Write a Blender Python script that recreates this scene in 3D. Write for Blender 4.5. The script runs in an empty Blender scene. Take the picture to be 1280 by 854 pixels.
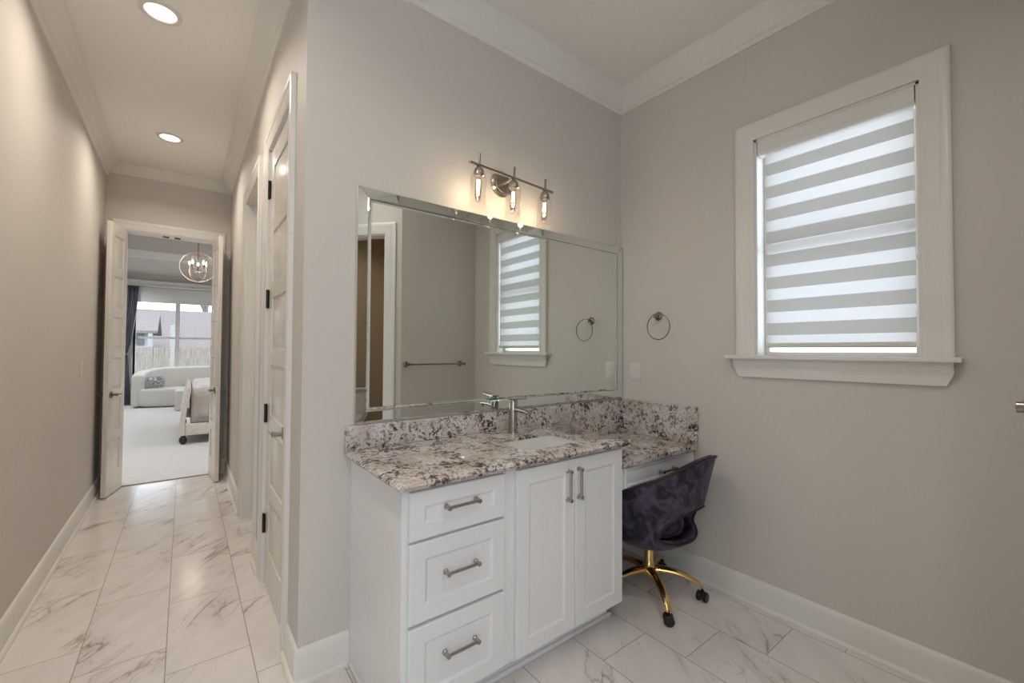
import bpy, bmesh, math, random
from mathutils import Vector, Matrix
random.seed(7)
SC = bpy.context.scene
COL = SC.collection
PI = math.pi
H = 1.30                      # camera height
# ------------------------------------------------------------------ camera
def make_camera():
    f_px = 532.6
    yaw, pitch, roll = .655165, .0214767, .00532749
    f = Vector((math.sin(yaw)*math.cos(pitch), math.cos(yaw)*math.cos(pitch), math.sin(pitch)))
    r = Vector((math.cos(yaw), -math.sin(yaw), 0)); u = r.cross(f)
    r2 = r*math.cos(roll)+u*math.sin(roll); u2 = -r*math.sin(roll)+u*math.cos(roll)
    cd = bpy.data.cameras.new('camera'); cam = bpy.data.objects.new('camera', cd); COL.objects.link(cam)
    cd.sensor_width = 36; cd.lens = f_px/1280*36; cd.clip_start = .02; cd.clip_end = 300
    m = Matrix((r2, u2, -f)).transposed().to_4x4(); m.translation = (0, 0, H)
    cam.matrix_world = m; SC.camera = cam
make_camera()
# ------------------------------------------------------------------ exposure, world
SC.view_settings.view_transform = 'Standard'; SC.view_settings.look = 'None'
SC.view_settings.gamma = 1; SC.view_settings.use_curve_mapping = False
SC.view_settings.exposure = 0.50
K_CAN, K_BATH, K_BULB, K_BED = 5.8, 3.2, .58, 15.0
WORLD = 3.0
def make_world():
    w = bpy.data.worlds.new('sky'); SC.world = w; w.use_nodes = True
    nt = w.node_tree; N = nt.nodes; N.clear()
    out = N.new('ShaderNodeOutputWorld'); bg = N.new('ShaderNodeBackground')
    tc = N.new('ShaderNodeTexCoord'); no = N.new('ShaderNodeTexNoise'); no.inputs['Scale'].default_value = 5; no.inputs['Detail'].default_value = 6
    cr = N.new('ShaderNodeValToRGB')
    cr.color_ramp.elements[0].position = .4; cr.color_ramp.elements[0].color = (.66, .78, .93, 1)
    cr.color_ramp.elements[1].position = .6; cr.color_ramp.elements[1].color = (.86, .93, 1.0, 1)
    nt.links.new(tc.outputs['Generated'], no.inputs['Vector']); nt.links.new(no.outputs[0], cr.inputs[0])
    nt.links.new(cr.outputs[0], bg.inputs['Color']); bg.inputs['Strength'].default_value = WORLD
    nt.links.new(bg.outputs[0], out.inputs[0])
make_world()

# ------------------------------------------------------------------ materials
def hexc(r, g, b):
    def l(v):
        v /= 255.; return v/12.92 if v <= .04045 else ((v+.055)/1.055)**2.4
    return (l(r), l(g), l(b), 1)
def mat(name, color=(.8, .8, .8, 1), rough=.5, metal=0., **kw):
    m = bpy.data.materials.new(name); m.use_nodes = True
    b = m.node_tree.nodes['Principled BSDF']
    b.inputs['Base Color'].default_value = color; b.inputs['Roughness'].default_value = rough; b.inputs['Metallic'].default_value = metal
    for k, v in kw.items():
        b.inputs[k.replace('_', ' ')].default_value = v
    return m
def nodes(m): return m.node_tree.nodes, m.node_tree.links, m.node_tree.nodes['Principled BSDF']
def coords(m):
    N, L, b = nodes(m); g = N.new('ShaderNodeNewGeometry'); return g.outputs['Position']
def math_n(N, L, op, a, b=None, c=None):
    n = N.new('ShaderNodeMath'); n.operation = op
    for i, v in enumerate((a, b, c)):
        if v is None: continue
        if isinstance(v, (int, float)): n.inputs[i].default_value = v
        else: L.new(v, n.inputs[i])
    return n.outputs[0]
def noisy(m, scale, c0, c1, p0=.35, p1=.65, detail=4, bump=0., obj_space=False, stretch=None):
    N, L, b = nodes(m)
    if obj_space: v = N.new('ShaderNodeTexCoord').outputs['Object']
    else: v = coords(m)
    if stretch:
        mp = N.new('ShaderNodeMapping'); mp.inputs['Scale'].default_value = stretch; L.new(v, mp.inputs[0]); v = mp.outputs[0]
    n = N.new('ShaderNodeTexNoise'); n.inputs['Scale'].default_value = scale; n.inputs['Detail'].default_value = detail
    L.new(v, n.inputs['Vector'])
    r = N.new('ShaderNodeValToRGB'); r.color_ramp.elements[0].position = p0; r.color_ramp.elements[1].position = p1
    r.color_ramp.elements[0].color = c0; r.color_ramp.elements[1].color = c1
    L.new(n.outputs[0], r.inputs[0]); L.new(r.outputs[0], b.inputs['Base Color'])
    if bump:
        bp = N.new('ShaderNodeBump'); bp.inputs['Strength'].default_value = bump; bp.inputs['Distance'].default_value = .01
        L.new(n.outputs[0], bp.inputs['Height']); L.new(bp.outputs[0], b.inputs['Normal'])
    return m
WALLC = hexc(212, 206, 199)
M_wall = noisy(mat('painted_wall', WALLC, .6), 1.5, hexc(211, 205, 198), hexc(214, 208, 201))
M_ceil = mat('painted_ceiling', hexc(243, 240, 235), .7)
M_trim = noisy(mat('white_trim_paint', hexc(232, 229, 223), .32), 3, hexc(230, 227, 221), hexc(234, 231, 225))
M_door = noisy(mat('white_door_paint', hexc(226, 220, 211), .22), 3, hexc(223, 217, 208), hexc(228, 223, 214))
M_cab = noisy(mat('white_cabinet_lacquer', hexc(226, 225, 224), .28), 3, hexc(234, 234, 235), hexc(238, 238, 239))
M_nickel = mat('brushed_nickel', (.44, .41, .37, 1), .24, 1.)
M_bronze = mat('dark_nickel', (.28, .25, .21, 1), .25, 1.)
M_black = mat('black_metal', (.015, .013, .012, 1), .45)
M_chrome = mat('polished_steel', (.7, .69, .66, 1), .12, 1.)
M_gold = noisy(mat('polished_gold', (.80, .56, .22, 1), .12, 1.), 6, (.78, .53, .20, 1), (.84, .62, .28, 1))
M_mirror = mat('mirror_silvering', (.83, .86, .83, 1), .0, 1.)
M_mirror2 = mat('bevelled_mirror', (.80, .85, .82, 1), .02, 1.)
M_edge = mat('ground_glass_edge', (.62, .68, .64, 1), .25, .6)
M_ceramic = mat('white_ceramic', (.82, .82, .80, 1), .08)
M_plastic = mat('white_plastic', hexc(224, 220, 212), .35)
M_rubber = mat('black_plastic', (.012, .012, .013, 1), .35)
M_greyrub = mat('grey_rubber', (.42, .42, .44, 1), .5)
M_darkpaint = mat('greige_toilet_room_paint', hexc(184, 165, 140), .6)
M_stool = M_trim

def tile_material():
    m = mat('marble_tile', (.8, .8, .8, 1), .13)
    N, L, b = nodes(m); P = coords(m)
    s = N.new('ShaderNodeSeparateXYZ'); L.new(P, s.inputs[0]); X, Y = s.outputs[0], s.outputs[1]
    cx = math_n(N, L, 'DIVIDE', math_n(N, L, 'ADD', X, .040), .2915)
    col = math_n(N, L, 'FLOOR', cx); fx = math_n(N, L, 'FRACT', cx)
    yy = math_n(N, L, 'DIVIDE', math_n(N, L, 'ADD', math_n(N, L, 'SUBTRACT', Y, 3.0), math_n(N, L, 'MULTIPLY', math_n(N, L, 'ADD', col, 1), .2)), .597)
    row = math_n(N, L, 'FLOOR', yy); fy = math_n(N, L, 'FRACT', yy)
    dx = math_n(N, L, 'MULTIPLY', math_n(N, L, 'MINIMUM', fx, math_n(N, L, 'SUBTRACT', 1, fx)), .2915)
    dy = math_n(N, L, 'MULTIPLY', math_n(N, L, 'MINIMUM', fy, math_n(N, L, 'SUBTRACT', 1, fy)), .597)
    d = math_n(N, L, 'MINIMUM', dx, dy)
    grout = math_n(N, L, 'LESS_THAN', d, .0016)
    wn = N.new('ShaderNodeTexWhiteNoise'); wn.noise_dimensions = '3D'
    cb = N.new('ShaderNodeCombineXYZ'); L.new(col, cb.inputs[0]); L.new(row, cb.inputs[1]); L.new(cb.outputs[0], wn.inputs['Vector'])
    vm = N.new('ShaderNodeVectorMath'); vm.operation = 'MULTIPLY_ADD'; L.new(wn.outputs['Color'], vm.inputs[0]); vm.inputs[1].default_value = (7, 7, 7); L.new(P, vm.inputs[2])
    mp = N.new('ShaderNodeMapping'); mp.inputs['Rotation'].default_value = (0, 0, math.radians(-52)); L.new(vm.outputs[0], mp.inputs[0])
    mp2 = N.new('ShaderNodeMapping'); mp2.inputs['Scale'].default_value = (1., 3.4, 1.); L.new(mp.outputs[0], mp2.inputs[0])
    def vein(scale, width, dist):
        n = N.new('ShaderNodeTexNoise'); n.inputs['Scale'].default_value = scale; n.inputs['Detail'].default_value = 5; n.inputs['Roughness'].default_value = .5
        n.inputs['Distortion'].default_value = dist
        L.new(mp2.outputs[0], n.inputs['Vector'])
        a = math_n(N, L, 'ABSOLUTE', math_n(N, L, 'SUBTRACT', n.outputs[0], .5))
        r = N.new('ShaderNodeMapRange'); r.inputs[1].default_value = 0; r.inputs[2].default_value = width; r.inputs[3].default_value = 1; r.inputs[4].default_value = 0
        L.new(a, r.inputs[0]); return r.outputs[0]
    v1 = vein(1.25, .013, .5); v2 = vein(2.6, .009, .9); v3 = vein(1.25, .075, .5)
    mk = N.new('ShaderNodeTexNoise'); mk.inputs['Scale'].default_value = 2.6; L.new(vm.outputs[0], mk.inputs['Vector'])
    mr = N.new('ShaderNodeMapRange'); mr.inputs[1].default_value = .42; mr.inputs[2].default_value = .62; L.new(mk.outputs[0], mr.inputs[0])
    vv = math_n(N, L, 'MINIMUM', math_n(N, L, 'MULTIPLY', math_n(N, L, 'ADD', math_n(N, L, 'ADD', math_n(N, L, 'MULTIPLY', v1, .60), math_n(N, L, 'MULTIPLY', v2, .40)), math_n(N, L, 'MULTIPLY', v3, .22)), mr.outputs[0]), 1)
    mx = N.new('ShaderNodeMix'); mx.data_type = 'RGBA'; mx.inputs[6].default_value = hexc(233, 228, 224); mx.inputs[7].default_value = hexc(150, 134, 122)
    L.new(vv, mx.inputs[0])
    # faint clouding
    cl = N.new('ShaderNodeTexNoise'); cl.inputs['Scale'].default_value = 4; cl.inputs['Detail'].default_value = 3; L.new(mp2.outputs[0], cl.inputs['Vector'])
    mr2 = N.new('ShaderNodeMapRange'); mr2.inputs[1].default_value = .3; mr2.inputs[2].default_value = .7; mr2.inputs[3].default_value = .93; mr2.inputs[4].default_value = 1.02; L.new(cl.outputs[0], mr2.inputs[0])
    mu = N.new('ShaderNodeMix'); mu.data_type = 'RGBA'; mu.blend_type = 'MULTIPLY'; mu.inputs[0].default_value = 1; L.new(mx.outputs[2], mu.inputs[6]); L.new(mr2.outputs[0], mu.inputs[7])
    m3 = N.new('ShaderNodeMix'); m3.data_type = 'RGBA'; L.new(grout, m3.inputs[0]); L.new(mu.outputs[2], m3.inputs[6]); m3.inputs[7].default_value = hexc(148, 140, 133)
    L.new(m3.outputs[2], b.inputs['Base Color'])
    rg = math_n(N, L, 'MULTIPLY_ADD', grout, .5, .16); L.new(rg, b.inputs['Roughness'])
    return m
M_tile = tile_material()

def granite_material():
    m = mat('speckled_granite', (.8, .8, .8, 1), .07)
    N, L, b = nodes(m); P = coords(m)
    def noise(scale, detail, rough=.6, dist=0, stretch=None, off=0):
        mp = N.new('ShaderNodeMapping'); mp.inputs['Location'].default_value = (off, off, off)
        if stretch: mp.inputs['Scale'].default_value = stretch
        L.new(P, mp.inputs[0])
        n = N.new('ShaderNodeTexNoise'); n.inputs['Scale'].default_value = scale; n.inputs['Detail'].default_value = detail; n.inputs['Roughness'].default_value = rough
        n.inputs['Distortion'].default_value = dist; L.new(mp.outputs[0], n.inputs['Vector']); return n.outputs[0]
    def ramp(v, a, c):
        r = N.new('ShaderNodeMapRange'); r.inputs[1].default_value = a; r.inputs[2].default_value = c; L.new(v, r.inputs[0]); return r.outputs[0]
    def mix(f, A, B):
        x = N.new('ShaderNodeMix'); x.data_type = 'RGBA'; L.new(f, x.inputs[0])
        for i, v in ((6, A), (7, B)):
            if isinstance(v, tuple): x.inputs[i].default_value = v
            else: L.new(v, x.inputs[i])
        return x.outputs[2]
    big = noise(9, 2, .5, .4)
    mid = noise(52, 4, .6, .5, off=3); fine = noise(110, 4, .65, .3, off=9); burg = noise(34, 3, .6, .8, off=20)
    base = mix(ramp(noise(10, 3, off=5), .4, .62), hexc(222, 219, 217), hexc(202, 191, 180))
    base = mix(ramp(fine, .50, .60), base, hexc(178, 168, 162))
    base = mix(ramp(burg, .55, .63), base, hexc(150, 128, 124))
    # dark clusters: coarse mask times medium speckle
    dm = math_n(N, L, 'ADD', math_n(N, L, 'MULTIPLY', big, .55), math_n(N, L, 'ADD', math_n(N, L, 'MULTIPLY', mid, .75), math_n(N, L, 'MULTIPLY', fine, .30)))
    base = mix(ramp(dm, .825, .89), base, hexc(112, 98, 94))
    base = mix(ramp(dm, .905, .955), base, hexc(66, 56, 56))
    L.new(base, b.inputs['Base Color']); return m
M_granite = granite_material()

def velvet_material():
    m = mat('crushed_velvet', (.05, .04, .07, 1), .7)
    b = m.node_tree.nodes['Principled BSDF']
    b.inputs['Sheen Weight'].default_value = .22; b.inputs['Sheen Roughness'].default_value = .35; b.inputs['Sheen Tint'].default_value = (.62, .50, .70, 1)
    noisy(m, 15, (.008, .006, .016, 1), (.085, .062, .105, 1), .40, .66, 7, .35)
    [n for n in m.node_tree.nodes if n.type == 'TEX_NOISE'][0].inputs['Distortion'].default_value = 1.2
    return m
M_velvet = velvet_material()
M_piping = mat('black_piping', (.012, .009, .014, 1), .6)

def emit(name, color, strength):
    m = bpy.data.materials.new(name); m.use_nodes = True; N = m.node_tree.nodes; N.clear()
    o = N.new('ShaderNodeOutputMaterial'); e = N.new('ShaderNodeEmission'); e.inputs[0].default_value = color; e.inputs[1].default_value = strength
    m.node_tree.links.new(e.outputs[0], o.inputs[0]); return m
M_lens = emit('lit_lens', (1, .94, .84, 1), 2.6)
M_filament = emit('lit_filament', (1, .86, .66, 1), 9.0)
M_flame = emit('lit_candle_bulb', (1, .88, .70, 1), 7.0)
def thin_glass(name, color=(1, 1, 1, 1), gloss=.08, rough=.02, edge=.5):
    m = bpy.data.materials.new(name); m.use_nodes = True; N = m.node_tree.nodes; N.clear(); L = m.node_tree.links
    o = N.new('ShaderNodeOutputMaterial'); t = N.new('ShaderNodeBsdfTransparent'); t.inputs[0].default_value = color
    g = N.new('ShaderNodeBsdfGlossy'); g.inputs['Roughness'].default_value = rough
    lw = N.new('ShaderNodeLayerWeight'); lw.inputs['Blend'].default_value = .25
    mr = N.new('ShaderNodeMapRange'); mr.inputs[3].default_value = gloss; mr.inputs[4].default_value = edge; L.new(lw.outputs['Facing'], mr.inputs[0])
    mx = N.new('ShaderNodeMixShader'); L.new(mr.outputs[0], mx.inputs[0]); L.new(t.outputs[0], mx.inputs[1]); L.new(g.outputs[0], mx.inputs[2])
    L.new(mx.outputs[0], o.inputs[0]); return m
M_glass = thin_glass('window_glass', (.97, .98, .98, 1), .04, .0, .35)
M_shade = thin_glass('clear_glass_shade', (.99, .985, .98, 1), .012, .03, .14)
def fabric_translucent(name, dif, tr, transp, f_tr, f_tp):
    m = bpy.data.materials.new(name); m.use_nodes = True; N = m.node_tree.nodes; N.clear(); L = m.node_tree.links
    o = N.new('ShaderNodeOutputMaterial'); d = N.new('ShaderNodeBsdfDiffuse'); d.inputs[0].default_value = dif
    t = N.new('ShaderNodeBsdfTranslucent'); t.inputs[0].default_value = tr; p = N.new('ShaderNodeBsdfTransparent'); p.inputs[0].default_value = transp
    m1 = N.new('ShaderNodeMixShader'); m1.inputs[0].default_value = f_tr; L.new(d.outputs[0], m1.inputs[1]); L.new(t.outputs[0], m1.inputs[2])
    m2 = N.new('ShaderNodeMixShader'); m2.inputs[0].default_value = f_tp; L.new(m1.outputs[0], m2.inputs[1]); L.new(p.outputs[0], m2.inputs[2])
    L.new(m2.outputs[0], o.inputs[0]); return m
M_sheer = fabric_translucent('sheer_blind_band', hexc(235, 236, 238), (.37, .345, .325, 1), (.5, .5, .5, 1), .80, .10)
M_opaque = fabric_translucent('opaque_blind_band', hexc(215, 212, 205), (.27, .26, .245, 1), (1, 1, 1, 1), .42, .0)

# ------------------------------------------------------------------ mesh builder
class MB:
    def __init__(s): s.bm = bmesh.new()
    def poly(s, pts):
        vs = [s.bm.verts.new(p) for p in pts]; return s.bm.faces.new(vs)
    def grid(s, rows, cu=False, cv=False):
        V = [[s.bm.verts.new(p) for p in r] for r in rows]
        n, m = len(V), len(V[0])
        for i in range(n if cv else n-1):
            for j in range(m if cu else m-1):
                a, b, c, d = V[i][j], V[i][(j+1) % m], V[(i+1) % n][(j+1) % m], V[(i+1) % n][j]
                if len({a, b, c, d}) == 4: s.bm.faces.new((a, b, c, d))
        return V
    def box(s, x0, x1, y0, y1, z0, z1, bev=0., seg=2, M=None):
        g = bmesh.ops.create_cube(s.bm, size=1)['verts']
        for v in g:
            v.co = Vector(((x0+x1)/2+v.co.x*(x1-x0), (y0+y1)/2+v.co.y*(y1-y0), (z0+z1)/2+v.co.z*(z1-z0)))
        if bev:
            es = list({e for v in g for e in v.link_edges})
            r = bmesh.ops.bevel(s.bm, geom=es, offset=bev, segments=seg, affect='EDGES', profile=.5)
            g = list({v for f in r['faces'] for v in f.verts} | {v for v in g if v.is_valid})
        if M is not None:
            for v in g: v.co = M @ v.co
        return g
    def prism(s, pts2, fn, a, b):
        A = [s.bm.verts.new(fn(p, a)) for p in pts2]; B = [s.bm.verts.new(fn(p, b)) for p in pts2]; n = len(A)
        for i in range(n): s.bm.faces.new((A[i], A[(i+1) % n], B[(i+1) % n], B[i]))
        s.bm.faces.new(A[::-1]); s.bm.faces.new(B)
    def lathe(s, prof, c=(0, 0, 0), axis='z', n=28, M=None, cap=True):
        rows = []
        for (r, h) in prof:
            row = []
            for k in range(n):
                t = 2*PI*k/n; p = Vector((r*math.cos(t), r*math.sin(t), h))
                if axis == 'x': p = Vector((p.z, p.x, p.y))
                if axis == 'y': p = Vector((p.y, p.z, p.x))
                p = (M @ p) if M is not None else p
                row.append(p+Vector(c))
            rows.append(row)
        V = s.grid(rows, cu=True)
        if cap:
            for i, rv in ((0, V[0]), (-1, V[-1])):
                if prof[i][0] > 1e-5: s.bm.faces.new(rv if i else rv[::-1])
        return V
    def tube(s, pts, r, n=10, closed=False, cap=True):
        pts = [Vector(p) for p in pts]; N = len(pts); rows = []
        rr = r if isinstance(r, (list, tuple)) else [r]*N
        up = Vector((0, 0, 1)); prev = None
        for i, p in enumerate(pts):
            if closed: t = pts[(i+1) % N]-pts[i-1]
            else: t = pts[min(i+1, N-1)]-pts[max(i-1, 0)]
            t.normalize()
            if prev is None:
                a = up.cross(t)
                if a.length < .05: a = Vector((1, 0, 0)).cross(t)
            else: a = prev-t*prev.dot(t)
            a.normalize(); prev = a; b = t.cross(a)
            rows.append([p+(a*math.cos(2*PI*k/n)+b*math.sin(2*PI*k/n))*rr[i] for k in range(n)])
        V = s.grid(rows, cu=True, cv=closed)
        if not closed and cap: s.bm.faces.new(V[0][::-1]); s.bm.faces.new(V[-1])
    def frustum(s, p0, p1, q0, q1, fn):   # rectangle p at depth 0 -> rectangle q at depth 1 via fn(u,v,w)
        A = [fn(p0[0], p0[1], 0), fn(p1[0], p0[1], 0), fn(p1[0], p1[1], 0), fn(p0[0], p1[1], 0)]
        B = [fn(q0[0], q0[1], 1), fn(q1[0], q0[1], 1), fn(q1[0], q1[1], 1), fn(q0[0], q1[1], 1)]
        A = [s.bm.verts.new(a) for a in A]; B = [s.bm.verts.new(a) for a in B]
        for i in range(4): s.bm.faces.new((A[i], A[(i+1) % 4], B[(i+1) % 4], B[i]))
        s.bm.faces.new(B); s.bm.faces.new(A[::-1])
    def build(s, name, m, parent=None, world=True, angle=35, bevel=0., flat=False, merge=True):
        if merge: bmesh.ops.remove_doubles(s.bm, verts=s.bm.verts, dist=1e-5)
        bmesh.ops.recalc_face_normals(s.bm, faces=s.bm.faces)
        me = bpy.data.meshes.new(name)
        off = Vector((0, 0, 0)); p = parent
        while p is not None: off += p.location; p = p.parent
        if world and parent is not None:
            for v in s.bm.verts: v.co -= off
        s.bm.to_mesh(me); s.bm.free()
        if isinstance(m, (list, tuple)):
            for q in m: me.materials.append(q)
        else: me.materials.append(m)
        if not flat:
            me.polygons.foreach_set('use_smooth', [True]*len(me.polygons)); me.set_sharp_from_angle(angle=math.radians(angle))
        o = bpy.data.objects.new(name, me); COL.objects.link(o)
        if parent is not None: o.parent = parent
        if bevel:
            md = o.modifiers.new('edge', 'BEVEL'); md.width = bevel; md.segments = 2; md.limit_method = 'ANGLE'; md.angle_limit = math.radians(40)
        return o
def tag(o, label, cat, group=None, kind=None):
    o['label'] = label; o['category'] = cat
    if group: o['group'] = group
    if kind: o['kind'] = kind
    return o
def thing(name, label, cat, loc, group=None, rotz=0):
    o = bpy.data.objects.new(name, None); COL.objects.link(o); o.location = loc; o.rotation_euler = (0, 0, rotz); o.empty_display_size = .05
    return tag(o, label, cat, group)
def struct(o):
    o['kind'] = 'structure'; return o
def srt(name, loc=(0, 0, 0)):
    o = bpy.data.objects.new(name, None); COL.objects.link(o); o.location = loc; o['kind'] = 'structure'; return o
def copy_tree(o, parent=None):
    c = o.copy(); COL.objects.link(c)
    if parent is not None: c.parent = parent
    for ch in [x for x in o.children]: copy_tree(ch, c)
    return c
def area_lamp(name, parent, loc, size, power, color, spread=PI, world=False):
    ld = bpy.data.lights.new(name, 'AREA'); ld.shape = 'DISK'; ld.size = size; ld.energy = power; ld.color = color; ld.spread = spread
    o = bpy.data.objects.new(name, ld); COL.objects.link(o); o.parent = parent; o.location = loc; return o
def point_lamp(name, parent, loc, rad, power, color):
    ld = bpy.data.lights.new(name, 'POINT'); ld.shadow_soft_size = rad; ld.energy = power; ld.color = color
    o = bpy.data.objects.new(name, ld); COL.objects.link(o); o.parent = parent; o.location = loc; return o

# ------------------------------------------------------------------ room shell
XL, XH, XW = -.607, .370, 2.352       # hall left wall, hall right wall, window wall
YM, YE = 1.845, 5.433                 # mirror wall, hall end wall
ZC = 3.05
def bx(name, *a, m=M_wall, **k):
    mb = MB(); mb.box(*a); return struct(mb.build(name, m, **k))
mb = MB(); mb.box(-2.95, 2.6, -2.75, YE, -.08, 0); struct(mb.build('floor', M_tile))
mb = MB(); mb.box(-2.95, 2.6, -2.75, YE+.12, ZC, ZC+.1); struct(mb.build('ceiling', M_ceil))
bx('wall_left', XL-.12, XL, 1.0, YE+.12, 0, ZC)
bx('wall_left_return', -2.8, XL-.12, 1.0, 1.12, 0, ZC)
bx('wall_far_left', -2.92, -2.8, -2.72, 1.12, 0, ZC)
RW = (-2.62, -.32); RZ = (.32, 2.62); YR = -2.6
mb = MB(); mb.box(-2.8, RW[0], YR-.12, YR, 0, ZC); mb.box(RW[1], -.05, YR-.12, YR, 0, ZC); mb.box(RW[0], RW[1], YR-.12, YR, 0, RZ[0]); mb.box(RW[0], RW[1], YR-.12, YR, RZ[1], ZC)
struct(mb.build('wall_rear', M_wall))
bx('wall_rear_side', -.20, -.08, YR, -1.72, 0, ZC)
bx('wall_mirror', XH+.12, XW, YM, YM+.12, 0, ZC)
# right hall wall with a door opening and a cased recess
D1 = (2.14, 2.75); D2 = (3.16, 3.87); DH = 2.43
def wall_hall_right():
    mb = MB(); x0, x1 = XH, XH+.12
    for a, b, z0, z1 in ((YM, D1[0], 0, ZC), (D1[0], D1[1], DH, ZC), (D1[1], D2[0], 0, ZC), (D2[0], D2[1], DH, ZC), (D2[1], YE, 0, ZC)):
        mb.box(x0, x1, a, b, z0, z1)
    return struct(mb.build('wall_hall', M_wall))
wall_hall_right()
OE = (-.466, .236)
mb = MB()
mb.box(-2.6, OE[0], YE, YE+.12, 0, ZC); mb.box(OE[1], 3.4, YE, YE+.12, 0, ZC); mb.box(OE[0], OE[1], YE, YE+.12, 2.43, ZC)
mb.box(-2.6, 3.4, YE, YE+.12, ZC, 3.75)
struct(mb.build('wall_end', M_wall))
# window wall with opening
WY = (.350, .985); WZ = (1.283, 2.41)
mb = MB()
mb.box(XW, XW+.14, -2.6, WY[0], 0, ZC); mb.box(XW, XW+.14, WY[1], YM+.12, 0, ZC)
mb.box(XW, XW+.14, WY[0], WY[1], 0, WZ[0]); mb.box(XW, XW+.14, WY[0], WY[1], WZ[1], ZC)
struct(mb.build('wall_window', M_wall))
# back wall (short) and the angled wall with the toilet room door
CX, CY = 1.557, -.020
bx('wall_back', CX, XW, CY-.12, CY, 0, ZC)
S2 = math.sqrt(.5)
ANG = Matrix.Translation((CX, CY, 0)) @ Matrix.Rotation(math.radians(225), 4, 'Z')   # local +X runs along the wall away from the corner, local -Y faces the room? fixed below
def ang(t, d, z):   # t along wall from corner, d out into the room
    return Vector((CX - t*S2 - d*S2, CY - t*S2 + d*S2, z))
def ang_box(mb, t0, t1, d0, d1, z0, z1):
    pts = [(t0, d0), (t1, d0), (t1, d1), (t0, d1)]
    mb.prism(pts, lambda p, h: ang(p[0], p[1], h), z0, z1)
TO = (.155, .90)
mb = MB(); ang_box(mb, 0, TO[0], -.12, 0, 0, ZC); ang_box(mb, TO[1], 2.42, -.12, 0, 0, ZC); ang_box(mb, TO[0], TO[1], -.12, 0, 2.375, ZC)
struct(mb.build('wall_angled', M_wall))
# toilet room walls
bx('wall_toilet', -.08, XW, -2.45, -2.33, 0, ZC, m=M_darkpaint)
mb = MB(); mb.box(XW-.012, XW, -2.33, CY-.12, 0, ZC); struct(mb.build('wall_toilet_side', M_darkpaint))

# profile sweeps
def run(mb, prof, axis, wall, side, a, b, top):
    """prof: (out, up) points; axis of run 'x' or 'y'; wall coordinate; side = +1/-1 direction into room"""
    if axis == 'y': fn = lambda p, t: Vector((wall+side*p[0], t, top+p[1]))
    else: fn = lambda p, t: Vector((t, wall+side*p[0], top+p[1]))
    mb.prism(prof, fn, a, b)
CROWN = [(0, 0), (.098, 0), (.098, -.012), (.088, -.018), (.080, -.030), (.060, -.046), (.042, -.068), (.030, -.096), (.022, -.104), (.022, -.118), (.010, -.133), (0, -.133)]
BASE = [(0, 0), (.030, 0), (.030, .010), (.024, .018), (.016, .020), (.016, .108), (.012, .122), (.007, .130), (.0, .133)]
tn = [0]
def trim(mb, m=None, name=None, bevel=0.):
    tn[0] += 1; return struct(mb.build(name or 'trim_%d' % tn[0], m or M_trim, bevel=bevel))
for (ax, w, sd, a, b) in (('y', XL, 1, .902, YE), ('y', XH, -1, YM-.098, YE), ('x', YE, -1, XL, XH), ('x', YM, -1, XH-.098, XW), ('x', 1.0, -1, -2.8, XL+.098), ('y', -2.8, 1, YR, 1.0), ('x', YR, 1, -2.8, -.2), ('y', -.2, -1, YR, -1.70), ('y', XW, -1, CY, YM), ('x', CY, 1, CX, XW)):
    mb = MB(); run(mb, CROWN if w != YE else [(p[0]*.85, p[1]*.72) for p in CROWN], ax, w, sd, a, b, ZC); trim(mb)
mb = MB(); mb.prism(CROWN, lambda p, t: ang(t, p[0], ZC+p[1]), -.04, 2.4); trim(mb)
def baseb(name, segs):
    mb = MB()
    for s in segs: run(mb, BASE, *s, 0)
    return struct(mb.build(name, M_trim))
CW = .09   # casing width
baseb('baseboard_left', [('y', XL, 1, .97, YE)])
baseb('baseboard_rear', [('x', 1.0, -1, -2.8, XL+.03), ('y', -2.8, 1, YR, 1.0), ('x', YR, 1, -2.8, -.2), ('y', -.2, -1, YR, -1.70)])
baseb('baseboard_hall', [('y', XH, -1, D1[1]+CW, D2[0]-CW), ('y', XH, -1, D2[1]+CW, YE)])
baseb('baseboard_end', [('x', YE, -1, XL, OE[0]-CW), ('x', YE, -1, OE[1]+CW, XH)])
mb = MB(); rows = [[Vector((XH-p[0], D1[0]-CW, p[1])) for p in BASE], [Vector((XH-p[0], YM-p[0], p[1])) for p in BASE], [Vector((.564, YM-p[0], p[1])) for p in BASE]]
V = mb.grid(rows, cu=True); mb.bm.faces.new(V[0]); mb.bm.faces.new(V[-1][::-1]); struct(mb.build('baseboard_corner', M_trim))
baseb('baseboard_mirror', [('x', YM, -1, 1.67, XW)])
baseb('baseboard_window', [('y', XW, -1, CY, YM)])
baseb('baseboard_back', [('x', CY, 1, CX, XW)])
mb = MB()
for t0, t1 in ((0, TO[0]-.105), (TO[1]+.105, 2.4)): mb.prism(BASE, lambda p, t: ang(t, p[0], p[1]), t0, t1)
struct(mb.build('baseboard_angled', M_trim))

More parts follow.
